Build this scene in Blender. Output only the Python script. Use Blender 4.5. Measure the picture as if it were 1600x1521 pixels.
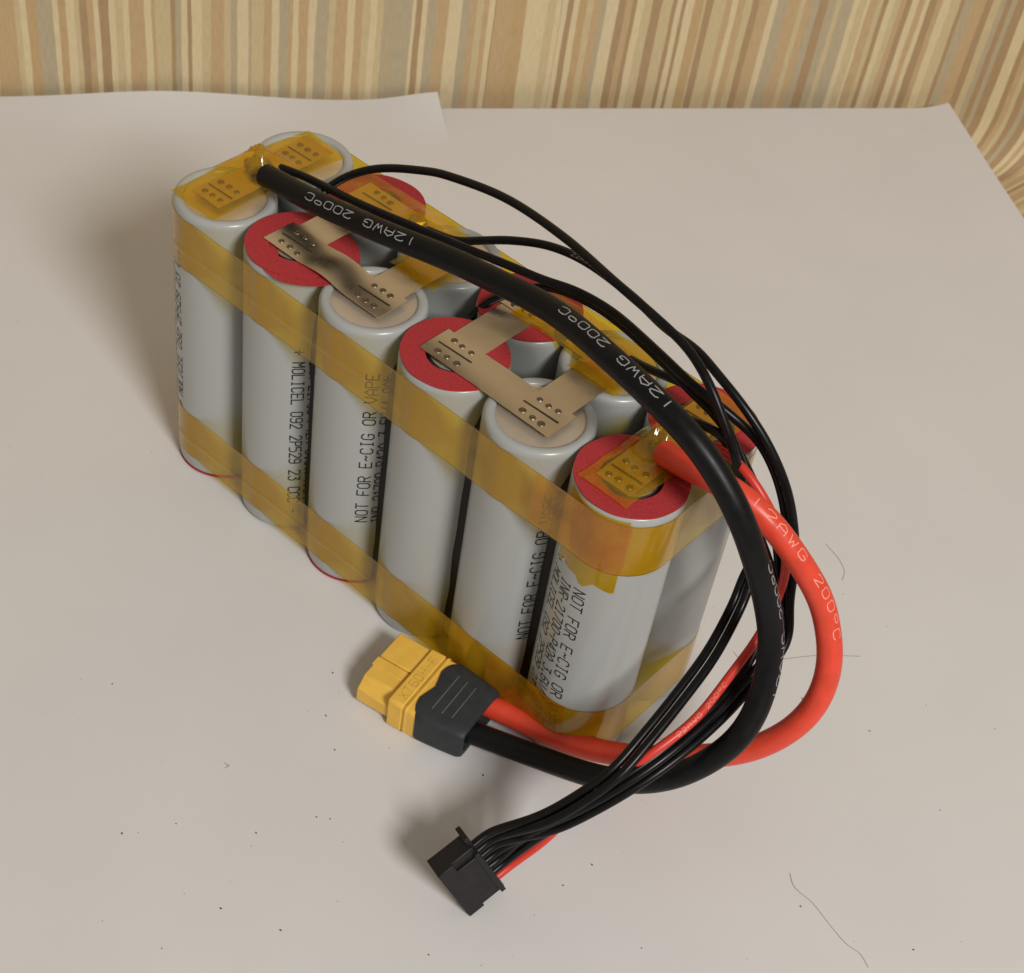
import bpy, bmesh, math, random
from mathutils import Vector, Matrix, noise

random.seed(7)
for o in list(bpy.data.objects):
    bpy.data.objects.remove(o)
scene = bpy.context.scene
COL = scene.collection
MM = 0.001                       # everything below is written in millimetres

# ------------------------------------------------------------------ camera
cam = bpy.data.cameras.new('camera')
cam_ob = bpy.data.objects.new('camera', cam)
COL.objects.link(cam_ob)
RIGHT = Vector((0.73968792, 0.66141603, 0.12405891))
UP = Vector((-0.53768947, 0.47002857, 0.69997369))
BACK = Vector((0.40466259, -0.58446726, 0.7033109))
cam_ob.matrix_world = Matrix((
    (RIGHT.x, UP.x, BACK.x, 154.2535 * MM),
    (RIGHT.y, UP.y, BACK.y, -192.0573 * MM),
    (RIGHT.z, UP.z, BACK.z, 268.2004 * MM),
    (0, 0, 0, 1)))
cam.sensor_width = 36.0
cam.lens = 36.0 * 2520.0 / 1600.0
cam.clip_start = 0.01
cam.clip_end = 50.0
cam.dof.use_dof = True
cam.dof.focus_distance = 0.300
cam.dof.aperture_fstop = 60.0
scene.camera = cam_ob

# ------------------------------------------------------------------ world and lamps
world = bpy.data.worlds.new('World')
scene.world = world
world.use_nodes = True
bg = world.node_tree.nodes['Background']
bg.inputs['Color'].default_value = (1.0, 0.895, 0.765, 1)
bg.inputs['Strength'].default_value = 0.295


def area_lamp(name, loc, target, size, power, color):
    d = bpy.data.lights.new(name, 'AREA')
    d.shape = 'DISK'
    d.size = size
    d.energy = power
    d.color = color
    o = bpy.data.objects.new(name, d)
    COL.objects.link(o)
    o.location = loc
    o.rotation_euler = (Vector(target) - Vector(loc)).to_track_quat('-Z', 'Y').to_euler()
    return o


# the room lamp, to the right of the camera
area_lamp('room_lamp', (1.05, -0.42, 0.98), (0.03, 0, 0.03), 0.36, 16.2, (1.0, 0.97, 0.935))

scene.view_settings.view_transform = 'Standard'
scene.view_settings.look = 'None'
scene.view_settings.exposure = 0.0
scene.view_settings.gamma = 1.0
scene.view_settings.use_curve_mapping = False
scene.render.engine = 'CYCLES'
scene.cycles.transparent_max_bounces = 24
scene.cycles.max_bounces = 12


# ------------------------------------------------------------------ materials
def new_mat(name):
    m = bpy.data.materials.new(name)
    m.use_nodes = True
    nt = m.node_tree
    return m, nt, nt.nodes, nt.links, nt.nodes['Principled BSDF']


def simple(name, col, rough=0.5, metal=0.0, var=0.0, vscale=300.0, bump=0.0, bscale=2000.0,
           rvar=0.0, spec=0.5, detail=3.0, coat=0.0):
    m, nt, N, L, B = new_mat(name)
    B.inputs['Base Color'].default_value = (*col, 1)
    B.inputs['Roughness'].default_value = rough
    B.inputs['Metallic'].default_value = metal
    B.inputs['Specular IOR Level'].default_value = spec
    B.inputs['Coat Weight'].default_value = coat
    B.inputs['Coat Roughness'].default_value = 0.12
    tc = N.new('ShaderNodeTexCoord')
    if var or rvar:
        n = N.new('ShaderNodeTexNoise')
        n.inputs['Scale'].default_value = vscale
        n.inputs['Detail'].default_value = detail
        L.new(tc.outputs['Object'], n.inputs['Vector'])
        if var:
            mp = N.new('ShaderNodeMapRange')
            mp.inputs[1].default_value = 0.3
            mp.inputs[2].default_value = 0.7
            mp.inputs[3].default_value = 1 - var
            mp.inputs[4].default_value = 1 + var
            L.new(n.outputs['Fac'], mp.inputs[0])
            hs = N.new('ShaderNodeHueSaturation')
            hs.inputs['Color'].default_value = (*col, 1)
            L.new(mp.outputs[0], hs.inputs['Value'])
            L.new(hs.outputs[0], B.inputs['Base Color'])
        if rvar:
            mr = N.new('ShaderNodeMapRange')
            mr.inputs[1].default_value = 0.3
            mr.inputs[2].default_value = 0.7
            mr.inputs[3].default_value = max(0.02, rough - rvar)
            mr.inputs[4].default_value = min(1, rough + rvar)
            L.new(n.outputs['Fac'], mr.inputs[0])
            L.new(mr.outputs[0], B.inputs['Roughness'])
    if bump:
        n2 = N.new('ShaderNodeTexNoise')
        n2.inputs['Scale'].default_value = bscale
        n2.inputs['Detail'].default_value = 4
        L.new(tc.outputs['Object'], n2.inputs['Vector'])
        b = N.new('ShaderNodeBump')
        b.inputs['Strength'].default_value = bump
        b.inputs['Distance'].default_value = 0.0002
        L.new(n2.outputs['Fac'], b.inputs['Height'])
        L.new(b.outputs[0], B.inputs['Normal'])
    return m


def tape_mat(name, trans, body, body_mix, rough=0.16, wr=260.0, wstr=0.25):
    """amber polyimide film: coloured clear film, a little of its own body colour, glossy skin"""
    m, nt, N, L, B = new_mat(name)
    N.remove(B)
    out = [n for n in N if n.type == 'OUTPUT_MATERIAL'][0]
    tr = N.new('ShaderNodeBsdfTransparent')
    tr.inputs['Color'].default_value = (*trans, 1)
    df = N.new('ShaderNodeBsdfDiffuse')
    df.inputs['Color'].default_value = (*body, 1)
    gl = N.new('ShaderNodeBsdfGlossy')
    gl.inputs['Color'].default_value = (1, 1, 1, 1)
    gl.inputs['Roughness'].default_value = rough
    tc = N.new('ShaderNodeTexCoord')
    nz = N.new('ShaderNodeTexNoise')
    nz.inputs['Scale'].default_value = wr
    nz.inputs['Detail'].default_value = 4
    L.new(tc.outputs['Object'], nz.inputs['Vector'])
    bp = N.new('ShaderNodeBump')
    bp.inputs['Strength'].default_value = wstr
    bp.inputs['Distance'].default_value = 0.0006
    L.new(nz.outputs['Fac'], bp.inputs['Height'])
    L.new(bp.outputs[0], gl.inputs['Normal'])
    mr = N.new('ShaderNodeMapRange')
    mr.inputs[1].default_value = 0.35
    mr.inputs[2].default_value = 0.65
    mr.inputs[3].default_value = body_mix * 0.7
    mr.inputs[4].default_value = body_mix * 1.3
    L.new(nz.outputs['Fac'], mr.inputs[0])
    m1 = N.new('ShaderNodeMixShader')
    L.new(mr.outputs[0], m1.inputs[0])
    L.new(tr.outputs[0], m1.inputs[1])
    L.new(df.outputs[0], m1.inputs[2])
    lw = N.new('ShaderNodeLayerWeight')
    lw.inputs['Blend'].default_value = 0.5
    L.new(bp.outputs[0], lw.inputs['Normal'])
    pw = N.new('ShaderNodeMath')
    pw.operation = 'POWER'
    pw.inputs[1].default_value = 4.0
    L.new(lw.outputs['Facing'], pw.inputs[0])
    fr = N.new('ShaderNodeMath')
    fr.operation = 'MULTIPLY_ADD'
    fr.inputs[1].default_value = 0.7
    fr.inputs[2].default_value = 0.05
    L.new(pw.outputs[0], fr.inputs[0])
    m2 = N.new('ShaderNodeMixShader')
    L.new(fr.outputs[0], m2.inputs[0])
    L.new(m1.outputs[0], m2.inputs[1])
    L.new(gl.outputs[0], m2.inputs[2])
    L.new(m2.outputs[0], out.inputs['Surface'])
    return m


M_WRAP = simple('cell_wrap', (0.375, 0.39, 0.38), 0.27)
M_INK = simple('black_ink', (0.012, 0.012, 0.014), 0.55)
M_STEEL = simple('nickel_plated_steel', (0.60, 0.55, 0.47), 0.42, metal=1.0, var=0.08, vscale=500, rvar=0.08,
                 bump=0.06, bscale=1500)
M_CAN = simple('can_bottom', (0.74, 0.66, 0.55), 0.5, metal=0.8, var=0.03, vscale=350)
M_GASKET = simple('dark_gasket', (0.02, 0.02, 0.022), 0.6)
M_NICKEL = simple('nickel_strip', (0.72, 0.65, 0.55), 0.30, metal=1.0, var=0.08, vscale=180, rvar=0.05)
M_SPOT = simple('weld_mark', (0.26, 0.21, 0.16), 0.42, metal=1.0, var=0.15, vscale=900)
M_SLIT = simple('strip_slit', (0.03, 0.025, 0.02), 0.7)
M_RED = simple('red_fish_paper', (0.40, 0.034, 0.040), 0.75, var=0.22, vscale=2600, bump=0.35, bscale=3200, spec=0.25,
               detail=6)
M_BLACKSIL = simple('black_silicone', (0.005, 0.0053, 0.006), 0.40, var=0.2, vscale=400, rvar=0.06, spec=0.20)
M_THIN = simple('black_thin_silicone', (0.005, 0.005, 0.0055), 0.30, var=0.2, vscale=500, rvar=0.05, spec=0.22)
M_REDSIL = simple('red_silicone', (0.72, 0.062, 0.030), 0.40, var=0.08, vscale=300, rvar=0.06, spec=0.45)
M_REDTHIN = simple('red_thin_silicone', (0.62, 0.04, 0.025), 0.38, spec=0.45)
M_GREYINK = simple('grey_wire_ink', (0.33, 0.33, 0.34), 0.6)
M_DIMINK = simple('dim_wire_ink', (0.14, 0.14, 0.14), 0.6)
M_PINKINK = simple('pale_wire_ink', (0.86, 0.32, 0.24), 0.6)
M_YELLOW = simple('yellow_nylon', (0.78, 0.47, 0.075), 0.50, var=0.06, vscale=250, bump=0.05, bscale=1200, spec=0.4)
M_YELLOWMARK = simple('yellow_embossing', (0.62, 0.35, 0.05), 0.5)
M_BOOT = simple('dark_grey_boot', (0.030, 0.034, 0.037), 0.55, var=0.15, vscale=500, bump=0.08, bscale=1500, spec=0.3)
M_GRIP = simple('worn_grip_line', (0.10, 0.105, 0.11), 0.6)
M_JST = simple('black_nylon', (0.014, 0.0125, 0.014), 0.42, var=0.15, vscale=400, bump=0.06, bscale=1500, spec=0.25)
M_HOLE = simple('dark_cavity', (0.006, 0.006, 0.006), 0.8)
M_SOLDER = simple('solder', (0.50, 0.45, 0.37), 0.5, metal=1.0, bump=0.2, bscale=900, var=0.2, vscale=900)
M_TAPE = tape_mat('amber_film', (0.94, 0.69, 0.06), (0.76, 0.43, 0.018), 0.17, wstr=0.06)
M_TAPE2 = tape_mat('amber_film_crumpled', (0.93, 0.71, 0.08), (0.76, 0.48, 0.02), 0.14, rough=0.14, wr=300, wstr=0.10)
M_TAPEEDGE = tape_mat('amber_film_edge', (0.50, 0.30, 0.05), (0.35, 0.18, 0.02), 0.3)
M_PAPER = simple('white_paper', (0.66, 0.65, 0.645), 0.55, var=0.02, vscale=25, bump=0.04, bscale=700, spec=0.25)
M_TABLE = simple('plain_board', (0.35, 0.26, 0.17), 0.6, var=0.1, vscale=60)
M_GROOVESHADE = simple('groove_shade_black', (0.012, 0.011, 0.011), 0.55, bump=0.05, bscale=400, spec=0.3)  # near-black that stands in for shade between the front cells
M_DUST = simple('dust', (0.05, 0.042, 0.035), 0.9)
M_HAIR = simple('hair', (0.20, 0.17, 0.15), 0.6)


def stripe_mat():
    m, nt, N, L, B = new_mat('striped_oilcloth')
    uv = N.new('ShaderNodeUVMap')
    uv.uv_map = 'UVMap'
    sep = N.new('ShaderNodeSeparateXYZ')
    L.new(uv.outputs[0], sep.inputs[0])
    # hand-drawn wobble of the stripe edges
    nz = N.new('ShaderNodeTexNoise')
    nz.inputs['Scale'].default_value = 1.0
    nz.inputs['Detail'].default_value = 3
    mpv = N.new('ShaderNodeMapping')
    mpv.inputs['Scale'].default_value = (0.25, 0.05, 1)
    L.new(uv.outputs[0], mpv.inputs['Vector'])
    L.new(mpv.outputs[0], nz.inputs['Vector'])
    wob = N.new('ShaderNodeMath')
    wob.operation = 'MULTIPLY_ADD'
    wob.inputs[1].default_value = 0.9
    L.new(nz.outputs['Fac'], wob.inputs[0])
    L.new(sep.outputs['X'], wob.inputs[2])

    def vor(scale, offs):
        ad = N.new('ShaderNodeMath')
        ad.operation = 'ADD'
        ad.inputs[1].default_value = offs
        L.new(wob.outputs[0], ad.inputs[0])
        v = N.new('ShaderNodeTexVoronoi')
        v.voronoi_dimensions = '1D'
        v.feature = 'F1'
        v.inputs['Scale'].default_value = scale
        v.inputs['Randomness'].default_value = 0.9
        L.new(ad.outputs[0], v.inputs['W'])
        s = N.new('ShaderNodeSeparateColor')
        L.new(v.outputs['Color'], s.inputs[0])
        return s.outputs[0], s.outputs[1]

    def ramp(stops, fac):
        r = N.new('ShaderNodeValToRGB')
        r.color_ramp.interpolation = 'CONSTANT'
        while len(r.color_ramp.elements) < len(stops):
            r.color_ramp.elements.new(0.5)
        for e, (p, c) in zip(r.color_ramp.elements, stops):
            e.position = p
            e.color = (*c, 1)
        L.new(fac, r.inputs[0])
        return r.outputs[0]
    cream = (0.62, 0.51, 0.31)
    cream2 = (0.54, 0.43, 0.245)
    tan = (0.49, 0.345, 0.185)
    brown = (0.38, 0.255, 0.135)
    grey = (0.43, 0.355, 0.23)
    ochre = (0.48, 0.33, 0.165)
    a1, a2 = vor(0.22, 3.1)
    b1, b2 = vor(0.50, 17.7)
    base = ramp([(0, tan), (0.2, cream2), (0.34, brown), (0.50, grey), (0.62, tan), (0.74, ochre), (0.86, cream)], a1)
    thin = ramp([(0, cream), (0.30, brown), (0.42, cream2), (0.62, tan), (0.8, grey), (0.9, cream)], b1)
    sel = ramp([(0, (0, 0, 0)), (0.42, (1, 1, 1))], b2)
    mx = N.new('ShaderNodeMix')
    mx.data_type = 'RGBA'
    L.new(sel, mx.inputs[0])
    L.new(base, mx.inputs[6])
    L.new(thin, mx.inputs[7])
    # streaky print
    n2 = N.new('ShaderNodeTexNoise')
    n2.inputs['Scale'].default_value = 1.0
    n2.inputs['Detail'].default_value = 5
    mp2 = N.new('ShaderNodeMapping')
    mp2.inputs['Scale'].default_value = (2.2, 0.25, 1)
    L.new(uv.outputs[0], mp2.inputs['Vector'])
    L.new(mp2.outputs[0], n2.inputs['Vector'])
    mr = N.new('ShaderNodeMapRange')
    mr.inputs[1].default_value = 0.3
    mr.inputs[2].default_value = 0.7
    mr.inputs[3].default_value = 0.92
    mr.inputs[4].default_value = 1.08
    L.new(n2.outputs['Fac'], mr.inputs[0])
    hs = N.new('ShaderNodeHueSaturation')
    L.new(mx.outputs[2], hs.inputs['Color'])
    L.new(mr.outputs[0], hs.inputs['Value'])
    L.new(hs.outputs[0], B.inputs['Base Color'])
    B.inputs['Roughness'].default_value = 0.6
    B.inputs['Specular IOR Level'].default_value = 0.3
    return m


M_STRIPE = stripe_mat()


# ------------------------------------------------------------------ helpers
def link(name, verts, faces, mat, parent=None, smooth=True, angle=38, uvs=None):
    me = bpy.data.meshes.new(name)
    me.from_pydata([tuple(c * MM for c in v) for v in verts], [], faces)
    me.materials.append(mat)
    if uvs is not None:
        ul = me.uv_layers.new(name='UVMap')
        for lp in me.loops:
            ul.data[lp.index].uv = uvs[lp.vertex_index]
    me.update()
    if smooth:
        me.shade_smooth()
        if angle:
            me.set_sharp_from_angle(angle=math.radians(angle))
    o = bpy.data.objects.new(name, me)
    COL.objects.link(o)
    if parent is not None:
        o.parent = parent
    return o


def share(name, me, parent, loc, rotz=0.0):
    o = bpy.data.objects.new(name, me)
    COL.objects.link(o)
    o.parent = parent
    o.location = tuple(c * MM for c in loc)
    o.rotation_euler = (0, 0, rotz)
    return o


def tag(o, label=None, cat=None, group=None, kind=None):
    if label:
        o['label'] = label
    if cat:
        o['category'] = cat
    if group:
        o['group'] = group
    if kind:
        o['kind'] = kind
    return o


def lathe(profile, n=64):
    vs, fs = [], []
    k = len(profile)
    for i in range(n):
        a = 2 * math.pi * i / n
        for r, z in profile:
            vs.append((r * math.cos(a), r * math.sin(a), z))
    for i in range(n):
        j = (i + 1) % n
        for q in range(k - 1):
            fs.append((i * k + q, j * k + q, j * k + q + 1, i * k + q + 1))
    return vs, fs


def ring_mesh(r0, r1, z0, z1, n=56, wob=0.0, seed=0):
    """flat washer with thickness and a hand-cut edge"""
    vs, fs = [], []
    for i in range(n):
        a = 2 * math.pi * i / n
        w0 = wob * noise.noise(Vector((math.cos(a) * 1.5, math.sin(a) * 1.5, seed)))
        w1 = wob * noise.noise(Vector((math.cos(a) * 2.0, math.sin(a) * 2.0, seed + 9)))
        for r, z in ((r0 + w0, z0), (r1 + w1, z0), (r1 + w1, z1), (r0 + w0, z1)):
            vs.append((r * math.cos(a), r * math.sin(a), z))
    for i in range(n):
        j = (i + 1) % n
        for q in range(4):
            fs.append((i * 4 + q, j * 4 + q, j * 4 + (q + 1) % 4, i * 4 + (q + 1) % 4))
    return vs, fs


def catmull(pts, step=1.0, smooth=12):
    P = [Vector(p) for p in pts]
    P = [P[0] * 2 - P[1]] + P + [P[-1] * 2 - P[-2]]
    out = []
    for i in range(1, len(P) - 2):
        p0, p1, p2, p3 = P[i - 1:i + 3]
        n = max(2, int((p2 - p1).length / step * 2))
        for q in range(n):
            t = q / n
            out.append(0.5 * ((2 * p1) + (p2 - p0) * t + (2 * p0 - 5 * p1 + 4 * p2 - p3) * t * t
                              + (3 * p1 - p0 - 3 * p2 + p3) * t ** 3))
    out.append(P[-2])

    def resample(o):
        L = [0.0]
        for a, b in zip(o, o[1:]):
            L.append(L[-1] + (b - a).length)
        n = max(3, int(L[-1] / step))
        res, k = [], 0
        for i in range(n + 1):
            s = L[-1] * i / n
            while k < len(L) - 2 and L[k + 1] < s:
                k += 1
            t = (s - L[k]) / max(1e-9, L[k + 1] - L[k])
            res.append(o[k].lerp(o[k + 1], t))
        return res
    out = resample(out)
    for _ in range(smooth):
        out = [out[0]] + [out[i - 1] * 0.25 + out[i] * 0.5 + out[i + 1] * 0.25
                          for i in range(1, len(out) - 1)] + [out[-1]]
    return resample(out)


def tube(path, rad, sides=20, cap=True):
    n = len(path)
    T = [(path[min(i + 1, n - 1)] - path[max(i - 1, 0)]).normalized() for i in range(n)]
    u = T[0].orthogonal().normalized()
    vs, fs = [], []
    for i in range(n):
        u = (u - T[i] * u.dot(T[i])).normalized()
        v = T[i].cross(u)
        r = rad(i / (n - 1)) if callable(rad) else rad
        for k in range(sides):
            a = 2 * math.pi * k / sides
            vs.append(tuple(path[i] + (u * math.cos(a) + v * math.sin(a)) * r))
    for i in range(n - 1):
        for k in range(sides):
            l = (k + 1) % sides
            fs.append((i * sides + k, i * sides + l, (i + 1) * sides + l, (i + 1) * sides + k))
    if cap:
        fs.append(tuple(range(sides - 1, -1, -1)))
        fs.append(tuple((n - 1) * sides + k for k in range(sides)))
    return vs, fs


def bevel_obj(o, width, seg=2, angle=40):
    md = o.modifiers.new('bevel', 'BEVEL')
    md.width = width * MM
    md.segments = seg
    md.limit_method = 'ANGLE'
    md.angle_limit = math.radians(angle)
    return o


def prism(profile, x0, x1):
    """profile of (y, z) points swept from x0 to x1"""
    n = len(profile)
    vs = [(x0, y, z) for y, z in profile] + [(x1, y, z) for y, z in profile]
    fs = [tuple(range(n - 1, -1, -1)), tuple(range(n, 2 * n))]
    for i in range(n):
        j = (i + 1) % n
        fs.append((i, j, n + j, n + i))
    return vs, fs


def box(x0, x1, y0, y1, z0, z1):
    return prism([(y0, z0), (y1, z0), (y1, z1), (y0, z1)], x0, x1)


def join(*parts):
    vs, fs = [], []
    for v, f in parts:
        k = len(vs)
        vs += list(v)
        fs += [tuple(i + k for i in q) for q in f]
    return vs, fs


def xform(part, mat):
    v, f = part
    return [tuple(mat @ Vector(q)) for q in v], f


# ------------------------------------------------------------------ stroke lettering (4 wide, 6 high)
_O = [(1, 0), (0, 1), (0, 5), (1, 6), (3, 6), (4, 5), (4, 1), (3, 0), (1, 0)]
G = {
    'A': [[(0, 0), (0, 4), (2, 6), (4, 4), (4, 0)], [(0, 2.3), (4, 2.3)]],
    'C': [[(4, 5), (3, 6), (1, 6), (0, 5), (0, 1), (1, 0), (3, 0), (4, 1)]],
    'E': [[(4, 6), (0, 6), (0, 0), (4, 0)], [(0, 3), (3, 3)]],
    'F': [[(4, 6), (0, 6), (0, 0)], [(0, 3), (3, 3)]],
    'G': [[(4, 5), (3, 6), (1, 6), (0, 5), (0, 1), (1, 0), (3, 0), (4, 1), (4, 2.8), (2.3, 2.8)]],
    'H': [[(0, 0), (0, 6)], [(4, 0), (4, 6)], [(0, 3), (4, 3)]],
    'I': [[(1, 6), (3, 6)], [(2, 6), (2, 0)], [(1, 0), (3, 0)]],
    'L': [[(0, 6), (0, 0), (4, 0)]],
    'M': [[(0, 0), (0, 6), (2, 3), (4, 6), (4, 0)]],
    'N': [[(0, 0), (0, 6), (4, 0), (4, 6)]],
    'O': [_O],
    'P': [[(0, 0), (0, 6), (3, 6), (4, 5), (4, 4), (3, 3), (0, 3)]],
    'R': [[(0, 0), (0, 6), (3, 6), (4, 5), (4, 4), (3, 3), (0, 3)], [(2, 3), (4, 0)]],
    'T': [[(0, 6), (4, 6)], [(2, 6), (2, 0)]],
    'V': [[(0, 6), (0, 3), (2, 0), (4, 3), (4, 6)]],
    'W': [[(0, 6), (1, 0), (2, 3.4), (3, 0), (4, 6)]],
    'X': [[(0, 0), (4, 6)], [(0, 6), (4, 0)]],
    'h': [[(0, 0), (0, 6)], [(0, 3), (1, 4), (3, 4), (4, 3), (4, 0)]],
    '0': [_O], '1': [[(1, 5), (2, 6), (2, 0)], [(1, 0), (3, 0)]],
    '2': [[(0, 5), (1, 6), (3, 6), (4, 5), (4, 4), (0, 0), (4, 0)]],
    '3': [[(0, 6), (4, 6), (2, 3.6), (3, 3.6), (4, 2.6), (4, 1), (3, 0), (1, 0), (0, 1)]],
    '4': [[(3, 0), (3, 6), (0, 2), (4, 2)]],
    '5': [[(4, 6), (0, 6), (0, 3.5), (3, 3.5), (4, 2.5), (4, 1), (3, 0), (0, 0)]],
    '6': [[(4, 5.5), (3, 6), (1, 6), (0, 5), (0, 1), (1, 0), (3, 0), (4, 1), (4, 2.4), (3, 3.3), (0, 3.3)]],
    '7': [[(0, 6), (4, 6), (1, 0)]],
    '9': [[(0, .5), (1, 0), (3, 0), (4, 1), (4, 5), (3, 6), (1, 6), (0, 5), (0, 3.7), (1, 2.8), (4, 2.8)]],
    '+': [[(0, 3), (4, 3)], [(2, 1), (2, 5)]], '-': [[(0.5, 3), (3.5, 3)]], '~': [[(0, 2.6), (1.2, 3.4), (2.8, 2.6), (4, 3.4)]],
    '.': [[(1.6, 0), (2.4, 0), (2.4, .8), (1.6, .8), (1.6, 0)]], '/': [[(0, 0), (4, 6)]],
    'o': [[(1, 3.2), (0.2, 4), (0.2, 5.2), (1, 6), (3, 6), (3.8, 5.2), (3.8, 4), (3, 3.2), (1, 3.2)]],
    ' ': [], '|': [[(2, 0), (2, 6)]],
}


def lettering(text, pitch, cw, ch, lw, fmap, jitter=0.0, seg=0.35):
    """strokes as thin ribbons; fmap(s, t) puts (along, across) millimetres on the surface"""
    rnd = random.Random(text)
    vs, fs = [], []
    for i, c in enumerate(text):
        jx, jy = rnd.uniform(-jitter, jitter), rnd.uniform(-jitter, jitter)
        for poly in G[c]:
            pts = [Vector((i * pitch + p[0] / 4 * cw + jx, p[1] / 6 * ch + jy)) for p in poly]
            for a, b in zip(pts, pts[1:]):
                d = b - a
                ln = d.length
                if ln < 1e-6:
                    continue
                d /= ln
                a2, b2 = a - d * lw * 0.4, b + d * lw * 0.4
                nrm = Vector((-d.y, d.x)) * lw * 0.5
                n = max(1, int(ln / seg))
                k = len(vs)
                for q in range(n + 1):
                    m = a2.lerp(b2, q / n)
                    for s in (m + nrm, m - nrm):
                        vs.append(tuple(fmap(s.x, s.y)))
                for q in range(n):
                    fs.append((k + 2 * q, k + 2 * q + 1, k + 2 * q + 3, k + 2 * q + 2))
    return vs, fs


# ------------------------------------------------------------------ measured courses of the leads (mm)
BLACK = [(-49.61,-3.71,75.6),(-41.4,-4.32,77.0),(-33.74,-4.96,78.5),(-15.92,-5.2,82.0),(-0.07,-4.43,85.0),(10.41,-4.64,87.0),(27.58,-5.66,90.0),(45.2,-10.04,92.0),(59.8,-12.36,91.0),(67.82,-11.94,87.0),(75.48,-11.35,80.0),(80.85,-9.4,70.0),(84.54,-7.21,60.0),(87.92,-7.25,51.0),(90.72,-11.31,41.0),(90.77,-15.86,35.0),(87.55,-19.93,28.0),(83.79,-22.83,23.0),(78.04,-25.21,18.0),(69.81,-26.35,12.5),(57.66,-27.38,7.0),(47.88,-29.47,4.6),(42.0,-31.65,4.4),(38.92,-33.1,4.4)]
RED = [(54.75,-3.79,74.2),(57.42,-4.67,75.0),(62.47,-4.48,75.5),(67.82,-3.88,76.0),(74.04,-3.05,75.0),(79.41,-1.18,71.0),(86.15,1.15,64.0),(90.57,3.23,57.0),(94.96,2.59,49.0),(96.01,2.03,46.0),(97.17,0.16,40.0),(96.12,-2.76,33.0),(92.34,-6.26,26.0),(88.57,-8.51,22.0),(84.03,-10.32,18.0),(76.46,-13.7,13.0),(69.15,-16.8,9.5),(60.5,-19.33,6.5),(48.39,-21.94,5.0),(40.5,-23.87,4.4),(36.08,-25.3,4.4)]
B2 = [(-16.98,10.15,74.4),(-13.35,10.36,75.0),(-9.31,10.61,76.0),(-3.32,12.07,79.0),(1.51,13.87,81.0),(9.88,15.07,84.0),(19.62,14.52,86.0),(32.93,10.99,88.0),(42.57,8.09,88.5),(49.45,8.24,88.0),(55.75,6.88,87.0),(62.29,6.8,84.0),(68.61,7.45,79.0),(73.96,8.4,72.0),(77.39,9.42,64.0),(80.55,8.34,57.0),(83.0,6.19,50.0),(86.32,3.4,43.0),(86.15,-4.75,38.0),(85.97,-14.53,35.0),(84.55,-25.34,32.0),(82.26,-32.73,28.5),(78.76,-39.13,23.5),(74.38,-44.49,18.0),(67.56,-51.28,13.54),(67.0,-53.68,12.42),(66.68,-55.01,11.8),(66.37,-56.34,11.18)]
B3 = [(-51.06,1.67,74.4),(-45.86,2.52,75.0),(-40.65,2.95,75.5),(-29.62,2.95,77.0),(-16.74,4.29,78.5),(-4.81,6.21,79.5),(4.96,8.35,80.0),(13.37,9.91,80.5),(19.85,11.67,81.0),(29.55,11.14,82.0),(42.78,7.64,83.0),(51.19,5.18,83.5),(55.54,4.58,83.5),(61.7,6.24,81.0),(66.39,8.8,77.0),(71.21,9.92,71.0),(75.1,10.66,63.0),(78.29,9.53,56.0),(81.22,6.65,49.0),(85.08,2.29,44.3),(84.92,-5.81,39.3),(84.76,-15.56,36.3),(83.36,-26.32,33.3),(81.07,-33.68,29.8),(77.57,-40.04,24.8),(73.19,-45.37,19.3),(68.21,-50.61,11.77),(67.64,-53.0,10.65),(67.32,-54.33,10.03),(67.01,-55.66,9.41)]
B1 = [(-38.76,0.73,73.6),(-39.29,2.63,74.2),(-38.54,4.49,76.0),(-35.47,7.61,79.0),(-30.18,10.27,82.0),(-21.89,12.45,85.0),(-15.64,12.97,87.0),(-0.87,13.0,90.0),(15.75,10.2,92.0),(31.15,6.21,93.0),(44.11,5.18,91.5),(51.01,4.0,90.5),(56.95,2.43,88.0),(61.11,1.88,84.0),(64.87,1.89,79.0),(67.3,3.96,71.5),(71.78,5.9,62.0),(77.74,5.51,55.0),(81.14,3.62,49.5),(83.72,-5.71,39.6),(83.57,-15.47,36.6),(82.19,-26.25,33.6),(79.91,-33.61,30.1),(76.4,-39.99,25.1),(72.0,-45.33,19.6),(68.85,-49.94,10.0),(68.28,-52.33,8.88),(67.97,-53.66,8.26),(67.65,-54.99,7.64)]
B4 = [(34.61,12.08,73.5),(37.35,11.3,74.5),(44.6,8.8,78.0),(49.38,7.76,80.0),(54.87,7.3,80.5),(60.26,6.03,79.0),(63.49,5.5,76.0),(66.01,6.93,71.0),(68.68,7.81,65.0),(71.35,7.91,58.5),(73.09,7.07,53.5),(73.33,4.6,50.0),(74.42,1.54,46.0),(76.69,-8.19,42.0),(77.6,-18.05,38.5),(77.92,-26.94,35.0),(77.62,-34.74,31.0),(75.09,-40.46,26.0),(71.52,-45.96,21.0),(66.28,-52.63,17.08),(65.71,-55.02,15.96),(65.4,-56.35,15.34),(65.08,-57.68,14.72)]
B5 = [(52.12,7.32,73.5),(54.71,6.33,75.0),(59.0,6.11,76.0),(62.71,5.38,75.5),(65.37,5.43,71.5),(68.59,6.71,64.0),(71.56,7.81,57.0),(73.64,7.31,52.0),(75.39,3.9,50.3),(76.47,0.87,46.3),(78.7,-8.79,42.3),(79.58,-18.59,38.8),(79.88,-27.42,35.3),(79.56,-35.18,31.3),(77.04,-40.86,26.3),(73.49,-46.33,21.3),(66.92,-51.96,15.31),(66.36,-54.35,14.19),(66.04,-55.68,13.57),(65.73,-57.01,12.95)]
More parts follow.
